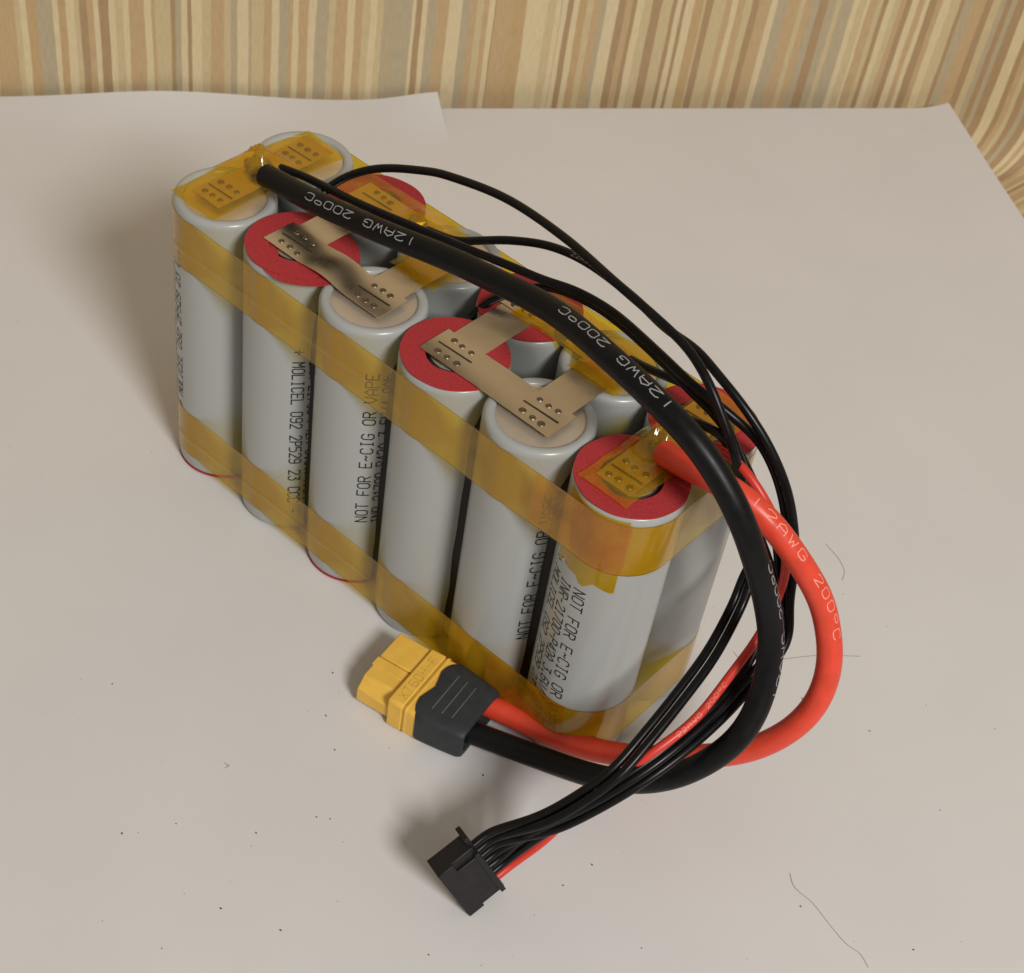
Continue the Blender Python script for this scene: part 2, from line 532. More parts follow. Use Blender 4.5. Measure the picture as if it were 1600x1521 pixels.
B6 = [(3.67,1.38,69.5),(3.9,2.82,70.5),(5.66,5.02,73.5),(8.66,8.79,75.5),(12.43,11.63,77.5),(19.43,12.65,79.0),(29.3,11.99,80.0),(42.29,9.05,80.5),(51.71,6.47,80.5),(57.66,7.19,78.0),(62.38,7.59,74.5),(66.52,8.81,69.0),(71.32,10.25,62.0),(75.75,10.43,55.0),(79.33,8.08,49.0),(85.47,3.45,41.8),(85.31,-4.75,36.8),(85.13,-14.57,33.8),(83.72,-25.42,30.8),(81.42,-32.84,27.3),(77.91,-39.28,22.3),(73.52,-44.68,16.8),(69.49,-49.26,8.23),(68.92,-51.66,7.11),(68.61,-52.99,6.49),(68.29,-54.31,5.87)]
BR = [(57.52,4.72,73.4),(60.15,4.16,74.4),(63.88,3.78,75.0),(68.44,3.18,74.5),(73.96,3.4,70.5),(77.79,5.12,64.0),(80.33,5.74,57.0),(81.43,3.82,50.5),(82.62,-1.79,46.0),(82.97,-8.85,42.0),(83.42,-19.88,38.0),(81.01,-29.64,33.5),(77.58,-34.34,25.5),(74.39,-39.64,17.5),(72.74,-43.85,12.0),(70.13,-48.59,6.46),(69.56,-50.98,5.34),(69.25,-52.31,4.72),(68.93,-53.64,4.1)]
TEXT_BLACK = [((-5.2, -4.7, 84.0), (0.56, -0.47, 0.68)), ((58.5, -10.3, 91.0), (0.5, -0.3, 0.8)), ((91.5, -10.4, 44.0), (0.8, 0.3, 0.5))]
TEXT_RED = [((73.2, -2.8, 75.0), (0.66, -0.2, 0.72))]
TEXT_B2 = (15.4, 15.1, 85.0)
TEXT_BR = (83.4, -24.0, 37.0)
JST_O = (70.2, -59.6, 0.4)
HAIRS = [[(107.4, -7.1), (109.9, -9.1), (114.2, -9.3), (119.0, -10.7), (123.8, -11.9), (127.0, -11.7), (129.7, -13.0)], [(62.1, 73.2), (66.7, 71.7), (70.1, 69.4), (71.4, 66.5)], [(75.4, 36.6), (78.4, 41.0), (81.2, 44.6), (86.9, 50.3)], [(66.4, 29.9), (68, 29.4), (70.4, 28.8), (73.2, 29.5)], [(67.8, -2.2), (69.0, -1.2), (69.9, -0.7), (71.2, 2.0)], [(13.1, -69.6), (14.3, -69.7), (14.4, -68.7), (14.3, -70.3)]]
HAIR_LABELS = ['long thin wavy hair on the paper at lower right', 'short curved hair lying right of the red lead loop', 'thin straight hair inside the red lead loop', 'fine fibre by the foot of the rear corner cell', 'tiny fibre in front of the lower amber tape band', 'tiny curled fibre on the paper left of the yellow connector']
SPECKS = [(-16.6, -73.3), (18.5, -47.2), (25.8, -51.7), (32.9, -43.4), (36.9, -91.1), (47.7, -86.3), (36.8, -63.5), (34.7, -65.1), (73.9, 63.1), (121.0, 28.2), (133.9, -3.4), (113.1, -11.6), (77.9, -41.7), (78.3, -50.5), (85.3, 24.4), (50.4, -34.4), (35.7, -103.8), (70.0, -70.5), (76.8, 5.1), (29.4, -75.8), (12.2, -93.9), (17.5, -85.3), (104.6, 49.7), (118.6, 55.5), (-169.8, 42.5), (-19.6, 253.5), (78.9, -34.2), (96.8, -41.1), (99.6, 34.4), (84.6, 30.7), (11.5, -38.6)]


# ------------------------------------------------------------------ the setting
# u runs along the striped wall, v runs away from it towards the viewer
UD, VD = Vector((0.6, 0.8, 0)), Vector((0.8, -0.6, 0))


def uv(u, v, z=0.0):
    return UD * u + VD * v + Vector((0, 0, z))


def grid(fn, nu, nv):
    vs = [tuple(fn(i / nu, j / nv)) for i in range(nu + 1) for j in range(nv + 1)]
    fs = [(i * (nv + 1) + j, (i + 1) * (nv + 1) + j, (i + 1) * (nv + 1) + j + 1, i * (nv + 1) + j + 1)
          for i in range(nu) for j in range(nv)]
    return vs, fs


def build_wall():
    FD = (UD * -0.86 + VD * 0.51).normalized()
    Rb, zt, zb = 20.0, 420.0, -6.0
    prof = [(0, zt - q * (zt - zb) / 24.0) for q in range(25)]
    for q in range(1, 11):
        a = math.pi / 2 * q / 10
        prof.append((Rb - Rb * math.cos(a), zb - Rb * math.sin(a)))
    for q in range(1, 12):
        prof.append((Rb + q * 30.0, zb - Rb))
    us = [-640 + i * 10 for i in range(150)]
    vs, uvs, fs = [], [], []
    for u in us:
        ln = 0.0
        for q, (d, z) in enumerate(prof):
            p = uv(u, -187.0, z) + FD * d
            p += VD * (0.7 * noise.noise(Vector((u * 0.012, z * 0.01, 3.3))))
            vs.append(tuple(p))
            if q:
                ln += math.hypot(d - prof[q - 1][0], z - prof[q - 1][1])
            uvs.append((u, ln))
    k = len(prof)
    for i in range(len(us) - 1):
        for q in range(k - 1):
            fs.append((i * k + q, i * k + q + 1, (i + 1) * k + q + 1, (i + 1) * k + q))
    o = link('wall', vs, fs, M_STRIPE, angle=0, uvs=uvs)
    tag(o, 'cream, tan and brown vertically striped covering on the wall behind the paper', kind='structure')


build_wall()


def build_table():
    a = [uv(-420, -178, 0), uv(200, -178, 0), uv(200, 330, 0), uv(-420, 330, 0)]
    vs = [(p.x, p.y, -24.0) for p in a] + [(p.x, p.y, -0.9) for p in a]
    fs = [(3, 2, 1, 0), (4, 5, 6, 7)] + [(i, (i + 1) % 4, 4 + (i + 1) % 4, 4 + i) for i in range(4)]
    o = link('table', vs, fs, M_TABLE, smooth=False)
    tag(o, 'flat board hidden under the white paper sheets', kind='structure')


build_table()


def paper_z(p):
    return 0.22 * noise.noise(Vector((p.x * 0.012, p.y * 0.012, 0.4)))


def paper_sheet(name, u0, u1, v0, v1, z0, lift, label, skew=0.0):
    def fn(a, b):
        u = u0 + (u1 - u0) * a
        v = v0 + (v1 - v0) * b
        if skew:
            u += skew * (v - v0) * a
        p = uv(u, v, 0)
        q = Vector((p.x, p.y, 0))
        # flat where the pack stands
        near = min(1.0, max(0.0, (Vector((p.x / 90, p.y / 55)).length - 1.0) * 1.2))
        z = z0 + paper_z(q) * near + lift(u, v)
        return (p.x, p.y, z)
    nu, nv = 90, 120
    vs, fs = grid(fn, nu, nv)
    top = len(vs)
    vs = vs + [(x, y, z - 0.12) for x, y, z in vs]
    bot = [tuple(i + top for i in reversed(f)) for f in fs]
    edge = []
    row = nv + 1
    loop = ([i * row for i in range(nu + 1)] + [nu * row + j for j in range(1, nv + 1)]
            + [i * row + nv for i in range(nu - 1, -1, -1)] + [j for j in range(nv - 1, 0, -1)])
    for a, b in zip(loop, loop[1:] + loop[:1]):
        edge.append((b, a, a + top, b + top))
    o = link(name, vs, fs + bot + edge, M_PAPER, angle=60)
    tag(o, label, 'paper', 'white paper sheets on the table')
    return o


def bump1(x, c, w):
    t = (x - c) / w
    return math.exp(-t * t)


def lift_left(u, v):
    e = max(0.0, 1.0 - (v + 184.0) / 22.0)
    return (3.4 * bump1(u, -48, 34) + 3.2 * bump1(u, 36, 16) + 1.0 * bump1(u, -110, 30)) * e * e


def lift_right(u, v):
    e = max(0.0, (u - 192.0) / 12.0)
    c = e * max(0.0, 1 - (v + 180) / 90.0)
    return 1.6 * c * c + 0.5 * e * e


paper_sheet('paper_sheet', 20.0, 204.0, -180.0, 240.0, -0.10, lift_right,
            'white paper sheet on the right side, its corner free beside the striped covering')
paper_sheet('paper_sheet', -262.0, 34.0, -184.0, 236.0, 0.05, lift_left,
            'white paper sheet on the left side, wavy along its back edge and overlapping the other', skew=0.02)

# ------------------------------------------------------------------ the pack
pack = bpy.data.objects.new('battery_pack', None)
pack.empty_display_size = 0.02
COL.objects.link(pack)
tag(pack, 'rechargeable pack of twelve grey cylindrical cells bound with amber tape, with red and black leads',
    'battery pack')

R, PX, PY = 10.66, 21.5, 21.51
ZB, ZT = 0.75, 71.65


def cell_pos(i, j):
    return ((i - 2.5) * PX, (j - 0.5) * PY, 0.0)


wrap_neg = [(9.5, ZB + .3), (10.1, ZB), (10.5, ZB + .25), (R, ZB + 1.1), (R, 12), (R, 30), (R, 50), (R, ZT - 1.6), (R - .07, ZT - 1.0),
            (R - .28, ZT - .45), (R - .65, ZT - .12), (R - 1.1, ZT), (R - 1.7, ZT - .06), (8.62, ZT - .22), (8.42, ZT - .45), (8.40, ZT - .75)]
wrap_pos = [(9.5, ZB + .3), (10.1, ZB), (10.5, ZB + .25), (R, ZB + 1.1), (R, 12), (R, 30), (R, 50), (R, ZT - 1.5), (R - .06, ZT - .8),
            (R - .22, ZT - .3), (R - .5, ZT - .06), (R - .9, ZT), (8.0, ZT), (6.9, ZT - .05), (6.7, ZT - .5), (6.6, ZT - 1.4)]


def mesh_only(name, part, mat, angle=38):
    o = link(name, part[0], part[1], mat, angle=angle)
    me = o.data
    bpy.data.objects.remove(o)
    return me


ME_NEG = mesh_only('cell', lathe(wrap_neg), M_WRAP)
ME_POS = mesh_only('cell', lathe(wrap_pos), M_WRAP)
ME_BASE = mesh_only('can_end', lathe([(0.01, ZT - .62), (5, ZT - .60), (8.0, ZT - .60), (8.45, ZT - .70)]), M_CAN)
ME_CAP = mesh_only('terminal_cap', lathe([(0.01, ZT + .10), (4.3, ZT + .10), (4.75, ZT - .1), (4.85, ZT - .9), (5.0, ZT - 1.1)]), M_STEEL)
ME_GASKET = mesh_only('gasket', lathe([(4.6, ZT - 1.2), (6.9, ZT - 1.2)]), M_GASKET)
ME_RINGBOT = mesh_only('insulator_ring', ring_mesh(5.8, 10.62, 0.35, 0.73), M_RED)

ROWS = {  # angle of the first line (letters run along the cell), for the cells whose print shows
    (0, 0): -146, (1, 0): -38.5, (2, 0): -42.5, (4, 0): -30.5, (5, 0): -121,
}
LINES_POS = [('+ MOLICEL 092 2P529 23 CCC -', 1.72), ('INR-21700-P42A 3.6V/4.0Ah', 1.68), ('NOT FOR E~CIG OR VAPE', 2.0)]

for i in range(6):
    for j in range(2):
        neg = (i % 2 == 0)
        c = share('cell', ME_NEG if neg else ME_POS, pack, cell_pos(i, j), rotz=random.uniform(0, 6))
        rz = c.rotation_euler[2]
        if neg:
            share('can_end', ME_BASE, c, (0, 0, 0))
            share('insulator_ring', ME_RINGBOT, c, (0, 0, 0))
        else:
            share('terminal_cap', ME_CAP, c, (0, 0, 0))
            share('gasket', ME_GASKET, c, (0, 0, 0))
            vs, fs = ring_mesh(5.75, 10.52, ZT + .02, ZT + .30, wob=0.22, seed=i * 3 + j)
            link('insulator_ring', vs, fs, M_RED, c)
        if (i, j) in ROWS:
            th0 = ROWS[(i, j)]
            order = LINES_POS if not neg else LINES_POS[::-1]
            for k, (txt, pitch) in enumerate(order):
                th = th0 + 18.5 * k
                body = txt
                if neg:
                    # the print starts low and reads upwards, letter tops to the left
                    z_start = 20.0 if 'NOT' in txt else 19.5
                    if txt.startswith('+'):
                        z_start = 17.0

                    def fmap(s, t, th=th, z0=z_start, rz=rz):
                        a = math.radians(th) - (t - 1.2) / R - rz
                        return ((R + .02) * math.cos(a), (R + .02) * math.sin(a), z0 + s)
                else:
                    z_start = 53.4 if txt.startswith('+') else 50.0

                    def fmap(s, t, th=th, z0=z_start, rz=rz):
                        a = math.radians(th) + (t - 1.2) / R - rz
                        return ((R + .02) * math.cos(a), (R + .02) * math.sin(a), z0 - s)
                vs, fs = lettering(body, pitch, pitch * 0.70, 2.45, 0.30, fmap, jitter=0.03)
                link('printed_text', vs, fs, M_INK, c, smooth=False)

# black strips down the front-row grooves, painted in for the neighbouring cells' shade
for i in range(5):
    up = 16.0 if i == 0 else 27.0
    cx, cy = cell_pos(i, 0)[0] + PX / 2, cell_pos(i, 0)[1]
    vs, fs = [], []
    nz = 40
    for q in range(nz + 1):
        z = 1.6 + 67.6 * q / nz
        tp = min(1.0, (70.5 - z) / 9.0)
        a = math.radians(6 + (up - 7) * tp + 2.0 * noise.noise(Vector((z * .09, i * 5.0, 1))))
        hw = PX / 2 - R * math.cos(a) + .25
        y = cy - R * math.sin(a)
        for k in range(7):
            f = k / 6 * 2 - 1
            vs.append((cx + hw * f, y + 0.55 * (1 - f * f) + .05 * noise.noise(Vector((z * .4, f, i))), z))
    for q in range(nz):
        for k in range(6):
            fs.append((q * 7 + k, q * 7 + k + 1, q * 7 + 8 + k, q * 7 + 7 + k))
    link('groove_shade', vs, fs, M_GROOVESHADE, pack, angle=0)

# the second, loose insulator ring that peeks out between the second and third cells
vs, fs = ring_mesh(5.9, 10.3, ZT - .05, ZT + .02 - .01, wob=0.3, seed=50)
o = link('insulator_ring', [(x - 28.7, y - 11.2, z + 0.06 + 0.012 * (x)) for x, y, z in vs], fs, M_RED, pack)
o['label'] = 'loose red insulator ring slipped sideways under a nickel strip'

# ------------------------------------------------------------------ nickel strips with slits and weld spots
ZS = ZT + 0.64
ME_SPOT = mesh_only('weld_spot', lathe([(0.01, 0.03), (0.18, 0.05), (0.26, 0.17), (0.40, 0.20), (0.55, 0.13), (0.66, 0.0)], 12), M_SPOT, angle=0)


def strip(x0, x1, y0, y1, z=ZS, bow=0.0, along='x', tilt=0.0, label=None):
    n = 24
    top, vs, fs = [], [], []
    for q in range(n + 1):
        t = q / n
        dz = bow * max(0.0, math.sin(math.pi * (t - .26) / .48)) ** 2 * (1 if .26 < t < .74 else 0) + tilt * (t - .5) + 0.05 * noise.noise(Vector((x0 + t * 3, y0, 2.2)))
        if along == 'x':
            a, b = (x0 + (x1 - x0) * t, y0, z + dz), (x0 + (x1 - x0) * t, y1, z + dz + 0.02)
        else:
            a, b = (x1, y0 + (y1 - y0) * t, z + dz), (x0, y0 + (y1 - y0) * t, z + dz + 0.02)
        top.append((a, b))
    for a, b in top:
        vs += [a, b, (b[0], b[1], b[2] - .15), (a[0], a[1], a[2] - .15)]
    for q in range(n):
        for e in range(4):
            fs.append((q * 4 + e, q * 4 + (e + 1) % 4, q * 4 + 4 + (e + 1) % 4, q * 4 + 4 + e))
    fs += [(0, 1, 2, 3), (n * 4 + 3, n * 4 + 2, n * 4 + 1, n * 4)]
    fs = [tuple(reversed(f)) for f in fs]
    o = link('nickel_strip', vs, fs, M_NICKEL, pack, angle=30)
    if label:
        o['label'] = label
    return o


def welds(st, cx, cy, z, dy=2.3, jx=0.25, rows=(-1, 1)):
    for r in rows:
        for k in (-1, 0, 1):
            s = share('weld_spot', ME_SPOT, st, (cx + k * 2.25 + random.uniform(-jx, jx), cy + r * dy + random.uniform(-.2, .2), z + 0.01),
                      rotz=random.uniform(0, 6))
            s.scale = (random.uniform(.95, 1.2),) * 2 + (1.0,)


def slit(st, cx, cy, z, half=4.1, ang=0.04):
    d = Vector((math.cos(ang), math.sin(ang), 0)) * half
    n = Vector((-d.y, d.x, 0)).normalized() * 0.16
    c = Vector((cx, cy, z + 0.05))
    vs = [tuple(c - d - n), tuple(c + d - n), tuple(c + d + n), tuple(c - d + n)]
    link('slit', vs, [(0, 1, 2, 3)], M_SLIT, st, smooth=False)
    r1 = box(-half, half, .16, .24, 0, .07)
    m = Matrix.Translation((cx, cy, z)) @ Matrix.Rotation(ang, 4, 'Z')
    link('slit_lip', *xform(r1, m), M_SPOT, st, smooth=False)


CX = [cell_pos(i, 0)[0] for i in range(6)]
FY, BY = -10.9, 10.9
# series link between second and third groups, and between fourth and fifth
for k, (a, b) in enumerate(((1, 2), (3, 4))):
    f = strip(CX[a] - 5.4, CX[b] + 5.2, FY - 4.1, FY + 3.9, ZS, bow=(0.75 if k == 0 else 0.15))
    for c in (a, b):
        welds(f, CX[c], FY, ZS + 0.02)
        slit(f, CX[c], FY - 0.1, ZS + 0.02)
    bk = strip(CX[a] - 5.6, CX[b] + 5.2, BY - 4.0, BY + 4.0, ZS)
    for c in (a, b):
        welds(bk, CX[c], BY, ZS + 0.02)
        slit(bk, CX[c], BY + 0.3, ZS + 0.02)
    for c in (a, b):
        strip(CX[c] - 4.1, CX[c] + 4.0, FY + 3.0, BY - 2.0, ZS - 0.17, bow=0.05, along='y')
# pack negative and pack positive: cross strips
for c in (0, 5):
    x0, x1 = CX[c] - 4.6, CX[c] + 3.2
    s = strip(x0, x1, FY - 4.6, BY + 5.4, ZS, along='y')
    for y in (FY, BY):
        welds(s, CX[c] - 0.7, y - 0.5, ZS + 0.02)
        slit(s, CX[c] - 0.8, y - 0.6, ZS + 0.02, half=3.4)


# ------------------------------------------------------------------ amber tape
def hull_path(off, contact=11.0, n_arc=5):
    """front row, right end, back row, left end: tape that clings to each cell and bridges the grooves"""
    r = R + off
    pts = []

    def arc(i, j, a0, a1, n):
        c = cell_pos(i, j)
        for q in range(n + 1):
            a = math.radians(a0 + (a1 - a0) * q / n)
            pts.append((c[0] + r * math.cos(a), c[1] + r * math.sin(a)))
    arc(0, 0, -180 + contact * 0, -90 + contact, 16)
    for i in range(1, 5):
        arc(i, 0, -90 - contact, -90 + contact, n_arc)
    arc(5, 0, -90 - contact, 0 + contact * .6, 18)
    arc(5, 1, 0 - contact * .6, 90 + contact, 18)
    for i in range(4, 0, -1):
        arc(i, 1, 90 - contact, 90 + contact, n_arc)
    arc(0, 1, 90 - contact, 180 + contact * .6, 18)
    return pts


def densify(pts, step, closed):
    P = [Vector((p[0], p[1])) for p in pts]
    if closed:
        P = P + [P[0]]
    out = []
    for a, b in zip(P, P[1:]):
        n = max(1, int((b - a).length / step + .5))
        for q in range(n):
            out.append(a.lerp(b, q / n))
    if not closed:
        out.append(P[-1])
    return out


def band(name, pts, z0, z1, seed, closed=True, edge=0.18, mat=None, wr=0.05, ragged=0.0, nv=24):
    P = densify(pts, 1.1, closed)
    n = len(P)
    vs, fs = [], []
    for i, p in enumerate(P):
        a, b = P[(i - 1) % n] if closed or i else P[0], P[(i + 1) % n] if closed or i < n - 1 else P[-1]
        t = (b - a).normalized()
        nr = Vector((t.y, -t.x))
        for k in range(nv + 1):
            f = k / nv
            z = z0 + (z1 - z0) * f
            z += edge * 2.2 * noise.noise(Vector((p.x * .05, p.y * .05, seed)))
            if ragged and k == 0:
                z += ragged * noise.noise(Vector((p.x * .45, p.y * .45, seed + 4)))
            w = wr * (noise.noise(Vector((p.x * .22, p.y * .22, z * .16 + seed * 7))) + .6)
            w = max(0.0, w)
            if closed and nv > 2 and p.y < 0 and p.x < 4:
                w += 0.22 * bump1(z, 0.5 * (z0 + z1) - 0.6 + 0.02 * p.x, 0.35)
            vs.append((p.x + nr.x * w, p.y + nr.y * w, z))
    m = n if closed else n - 1
    for i in range(m):
        j = (i + 1) % n
        for k in range(nv):
            fs.append((i * (nv + 1) + k, j * (nv + 1) + k, j * (nv + 1) + k + 1, i * (nv + 1) + k + 1))
    return link(name, vs, fs, mat or M_TAPE, pack, angle=0)


b1 = band('tape_band', hull_path(0.07), 57.4, 70.0, 1)
b1['label'] = 'upper amber tape band round the cells'
b2 = band('tape_band', hull_path(0.07), 4.2, 17.0, 2)
b2['label'] = 'lower amber tape band round the cells'


for bd, z0, z1, sd in ((b1, 57.4, 70.0, 1), (b2, 4.2, 17.0, 2)):
    for za in (z0, z1):
        ed = band('tape_edge', hull_path(0.10), za - .07, za + .07, sd, mat=M_TAPEEDGE, nv=1)
        ed.parent = bd


def arc_pts(i, j, a0, a1, r, n=14):
    c = cell_pos(i, j)
    return [(c[0] + r * math.cos(math.radians(a0 + (a1 - a0) * q / n)),
             c[1] + r * math.sin(math.radians(a0 + (a1 - a0) * q / n))) for q in range(n + 1)]


# the overlapping end of the upper band on the last front cell, and the torn piece below it
c5 = cell_pos(5, 0)
e1 = band('tape_end', [(c5[0] - 13, c5[1] - R - .15)] + arc_pts(5, 0, -92, -48, R + .16), 57.9, 70.3, 5, closed=False)
e1.parent = b1
t1 = band('tape_patch', arc_pts(5, 0, -124, -51, R + .05), 53.0, 71.0, 8, closed=False, ragged=2.6, wr=.03, mat=M_TAPE2)
t1['label'] = 'torn amber tape patch on the near corner cell'
e2 = band('tape_end', [(c5[0] - 16, c5[1] - R - .15), (c5[0] - 6, c5[1] - R - .15)] + arc_pts(5, 0, -90, -70, R + .16), 4.6, 17.3, 6, closed=False)
e2.parent = b2


def tape_sheet(path, width, seed, bumps=(), crumple=0.35, name='tape_patch', yaw=None, edge_drop=0.5, ln=46, wn=22, sides=None):
    """film laid over the tops; path of centre points, bumps of (x, y, radius, height)"""
    P = catmull(path, step=0.6, smooth=4)
    n = len(P)
    vs, fs = [], []
    for i, p in enumerate(P):
        t = (P[min(i + 1, n - 1)] - P[max(i - 1, 0)])
        t.z = 0
        t.normalize()
        s = Vector((-t.y, t.x, 0))
        for k in range(wn + 1):
            f = k / wn - .5
            wv = width * (1 + 0.05 * noise.noise(Vector((i * .11, f * 3, seed))))
            q = p + s * wv * f
            z = q.z
            near = 0.0
            for bx, by, br, bh in bumps:
                d = math.hypot(q.x - bx, q.y - by) / br
                g = math.exp(-d * d)
                z += bh * g
                near = max(near, g)
            v3 = Vector((q.x * .35, q.y * .35, seed * 3.1))
            rid = (1 - abs(noise.noise(v3)) * 2.0)
            fine = noise.noise(Vector((q.x * .9, q.y * .9, seed * 1.7)))
            z += crumple * (0.05 + near) * (rid * 0.8 + fine * 0.5)
            if abs(f) > .38:
                z -= edge_drop * (abs(f) - .38) / .12 * (0.4 + 0.6 * abs(noise.noise(Vector((q.x * .2, q.y * .2, seed)))))
            vs.append((q.x, q.y, max(z, ZS + .10) if near < .02 else max(z, ZS + .06)))
    for i in range(n - 1):
        for k in range(wn):
            fs.append((i * (wn + 1) + k, i * (wn + 1) + k + 1, (i + 1) * (wn + 1) + k + 1, (i + 1) * (wn + 1) + k))
    return link(name, vs, fs, M_TAPE2, pack, angle=0)


def blob(name, c, r, seed, amp=0.35, sq=0.6, mat=None):
    bm = bmesh.new()
    bmesh.ops.create_icosphere(bm, subdivisions=3, radius=1.0)
    for v in bm.verts:
        d = v.co.normalized()
        k = 1 + amp * noise.noise(d * 2.1 + Vector((seed, 0, 0))) + amp * .4 * noise.noise(d * 5 + Vector((0, seed, 0)))
        v.co = Vector((d.x * r[0], d.y * r[1], d.z * r[2])) * k
    vs = [tuple(v.co + Vector(c)) for v in bm.verts]
    fs = [tuple(v.index for v in f.verts) for f in bm.faces]
    bm.free()
    return link(name, vs, fs, mat or M_SOLDER, pack, angle=0)


ZP = ZS + 0.32
tp = tape_sheet([(-54.3, -19.0, ZP), (-54.6, -10, ZP), (-55.0, 0, ZP), (-54.2, 9, ZP), (-53.5, 17.2, ZP)], 12.6, 3,
                bumps=[(-55.6, -0.4, 3.8, 4.6), (-52, 2.4, 3, 1.4)], crumple=1.3)
tp['label'] = 'amber tape over the negative solder joint'
blob('solder_joint', (-55.2, -0.4, 73.2), (3.2, 2.6, 1.7), 1)
tp = tape_sheet([(-41.5, 11.6, ZP), (-32, 11.8, ZP), (-22, 12.0, ZP), (-12.5, 11.6, ZP)], 11.8, 4,
                bumps=[(-21.8, 12.3, 3.2, 2.6), (-16.5, 12.3, 2.6, 1.9)], crumple=0.5)
blob('solder_joint', (-21.6, 12.2, 73.0), (2.2, 1.7, 1.0), 2)
tape_sheet([(-10.4, -1.2, ZP), (-10.4, 5, ZP), (-10.2, 12.0, ZP + .15)], 11.5, 6, crumple=0.25)
tp = tape_sheet([(9.8, 12.0, ZP), (18, 11.9, ZP), (27, 11.6, ZP), (38.5, 12.0, ZP)], 11.9, 7,
                bumps=[(20.5, 9.5, 3.0, 1.8)], crumple=0.55)
blob('solder_joint', (20.5, 9.6, 72.9), (2.0, 1.6, 0.9), 4)
tape_sheet([(33.0, 2.8, ZP), (33.0, 8, ZP), (33.2, 13, ZP + .15)], 11.2, 8, crumple=0.25)
tp = tape_sheet([(52.9, -18.4, ZP), (53.0, -10, ZP), (53.6, -1, ZP), (54.2, 9, ZP), (54.6, 19.0, ZP)], 11.2, 9,
                bumps=[(52.6, -2.0, 3.6, 4.4), (55.5, 0.8, 3.2, 1.6), (51.0, 1.5, 2.0, 1.4)], crumple=1.5)
tp['label'] = 'crumpled amber tape over the positive solder joint'
blob('solder_joint', (53.4, -1.4, 73.1), (3.0, 2.6, 1.6), 3)

# ------------------------------------------------------------------ leads
PATHS = {k: catmull(v, step=0.8, smooth=30) for k, v in (('BLACK', BLACK), ('RED', RED))}
for k, v in (('B1', B1), ('B2', B2), ('B3', B3), ('B4', B4), ('B5', B5), ('B6', B6), ('BR', BR)):
    PATHS[k] = catmull(v, step=0.7, smooth=10)


def wire_text(path, start, text, pitch, cw, ch, lw, rad, face, mat, parent, flip=False):
    """lettering along a lead from the path point nearest to start; face = direction the print faces"""
    i0 = min(range(len(path)), key=lambda i: (path[i] - Vector(start)).length)
    step = (path[1] - path[0]).length
    sgn = -1 if flip else 1
    face = Vector(face).normalized()

    def fmap(s, t):
        x = i0 + sgn * s / step
        i = max(1, min(len(path) - 3, int(math.floor(x))))
        f = x - i
        p = path[i].lerp(path[i + 1], f)
        t0 = (path[i + 1] - path[i - 1]).normalized()
        t1 = (path[i + 2] - path[i]).normalized()
        tg = t0.lerp(t1, f).normalized()
        n = (face - tg * face.dot(tg)).normalized()
        b = n.cross(tg * sgn)
        a = (t - ch / 2) / rad
        return p + (n * math.cos(a) + b * math.sin(a)) * (rad + .02)
    vs, fs = lettering(text, pitch, cw, ch, lw, fmap, seg=0.22)
    link('printed_text', vs, fs, mat, parent, smooth=False)


RT = 2.38
wb = link('power_lead', *tube(PATHS['BLACK'], RT, 24), M_BLACKSIL, pack, angle=50)
wb['label'] = 'thick black power lead'
wr = link('power_lead', *tube(PATHS['RED'], RT, 24), M_REDSIL, pack, angle=50)
wr['label'] = 'thick red power lead'
wires = {}
for k in ('B1', 'B2', 'B3', 'B4', 'B5', 'B6', 'BR'):
    wires[k] = link('balance_lead', *tube(PATHS[k], 0.86, 14), M_REDTHIN if k == 'BR' else M_THIN, pack, angle=50)
wires['BR']['label'] = 'thin red balance lead'

TXT = '|2AWG 200oC'
VIEW = (0.40, -0.58, 0.70)
for st in TEXT_BLACK:
    wire_text(PATHS['BLACK'], st[0], TXT, 2.75, 2.0, 1.5, 0.20, RT, st[1], M_GREYINK, wb, flip=True)
for st in TEXT_RED:
    wire_text(PATHS['RED'], st[0], TXT, 3.0, 1.9, 1.6, 0.20, RT, st[1], M_PINKINK, wr, flip=False)
wire_text(PATHS['B2'], TEXT_B2, '22AWG 200oC', 1.25, 0.85, 0.75, 0.10, 0.86, VIEW, M_DIMINK, wires['B2'])
wire_text(PATHS['BR'], TEXT_BR, '22AWG 200oC', 1.25, 0.85, 0.75, 0.10, 0.86, VIEW, M_PINKINK, wires['BR'], flip=True)

# ------------------------------------------------------------------ yellow two-pole power connector lying on the paper
ANG = math.radians(10.6)
XT = Matrix.Translation((19.35, -33.2, 0.16)) @ Matrix.Rotation(ANG, 4, 'Z')


def put(name, part, mat, parent, bev=0.0, seg=2, smooth=True):
    o = link(name, *xform(part, XT), mat, parent, smooth=smooth, angle=35)
    if bev:
        bevel_obj(o, bev, seg)
    return o


# mating end: a square block and a chamfered block either side of a groove
blk_a = prism([(0.55, 0.5), (7.7, 0.5), (7.9, 1.0), (7.9, 7.7), (0.55, 7.7)], -0.3, 7.6)
con = put('power_connector', blk_a, M_YELLOW, pack, bev=0.22)
con['label'] = 'yellow two-pole power connector with grey boot'
blk_b = prism([(-7.6, 1.6), (-6.6, 0.5), (0.36, 0.5), (0.36, 7.3), (-5.0, 7.3), (-7.6, 4.9)], -0.3, 7.6)
put('plug_block', blk_b, M_YELLOW, con, bev=0.2)
put('key_ridge', prism([(-2.1, 7.1), (0.3, 7.1), (0.3, 7.42), (-2.1, 7.42)], -0.6, 6.9), M_YELLOW, con, bev=0.08)
put('collar', prism([(-8.3, 0.6), (-7.7, 0), (7.7, 0), (8.3, 0.6), (8.3, 7.9), (7.7, 8.45), (-7.7, 8.45), (-8.3, 7.9)], 7.55, 11.0), M_YELLOW, con, bev=0.3)
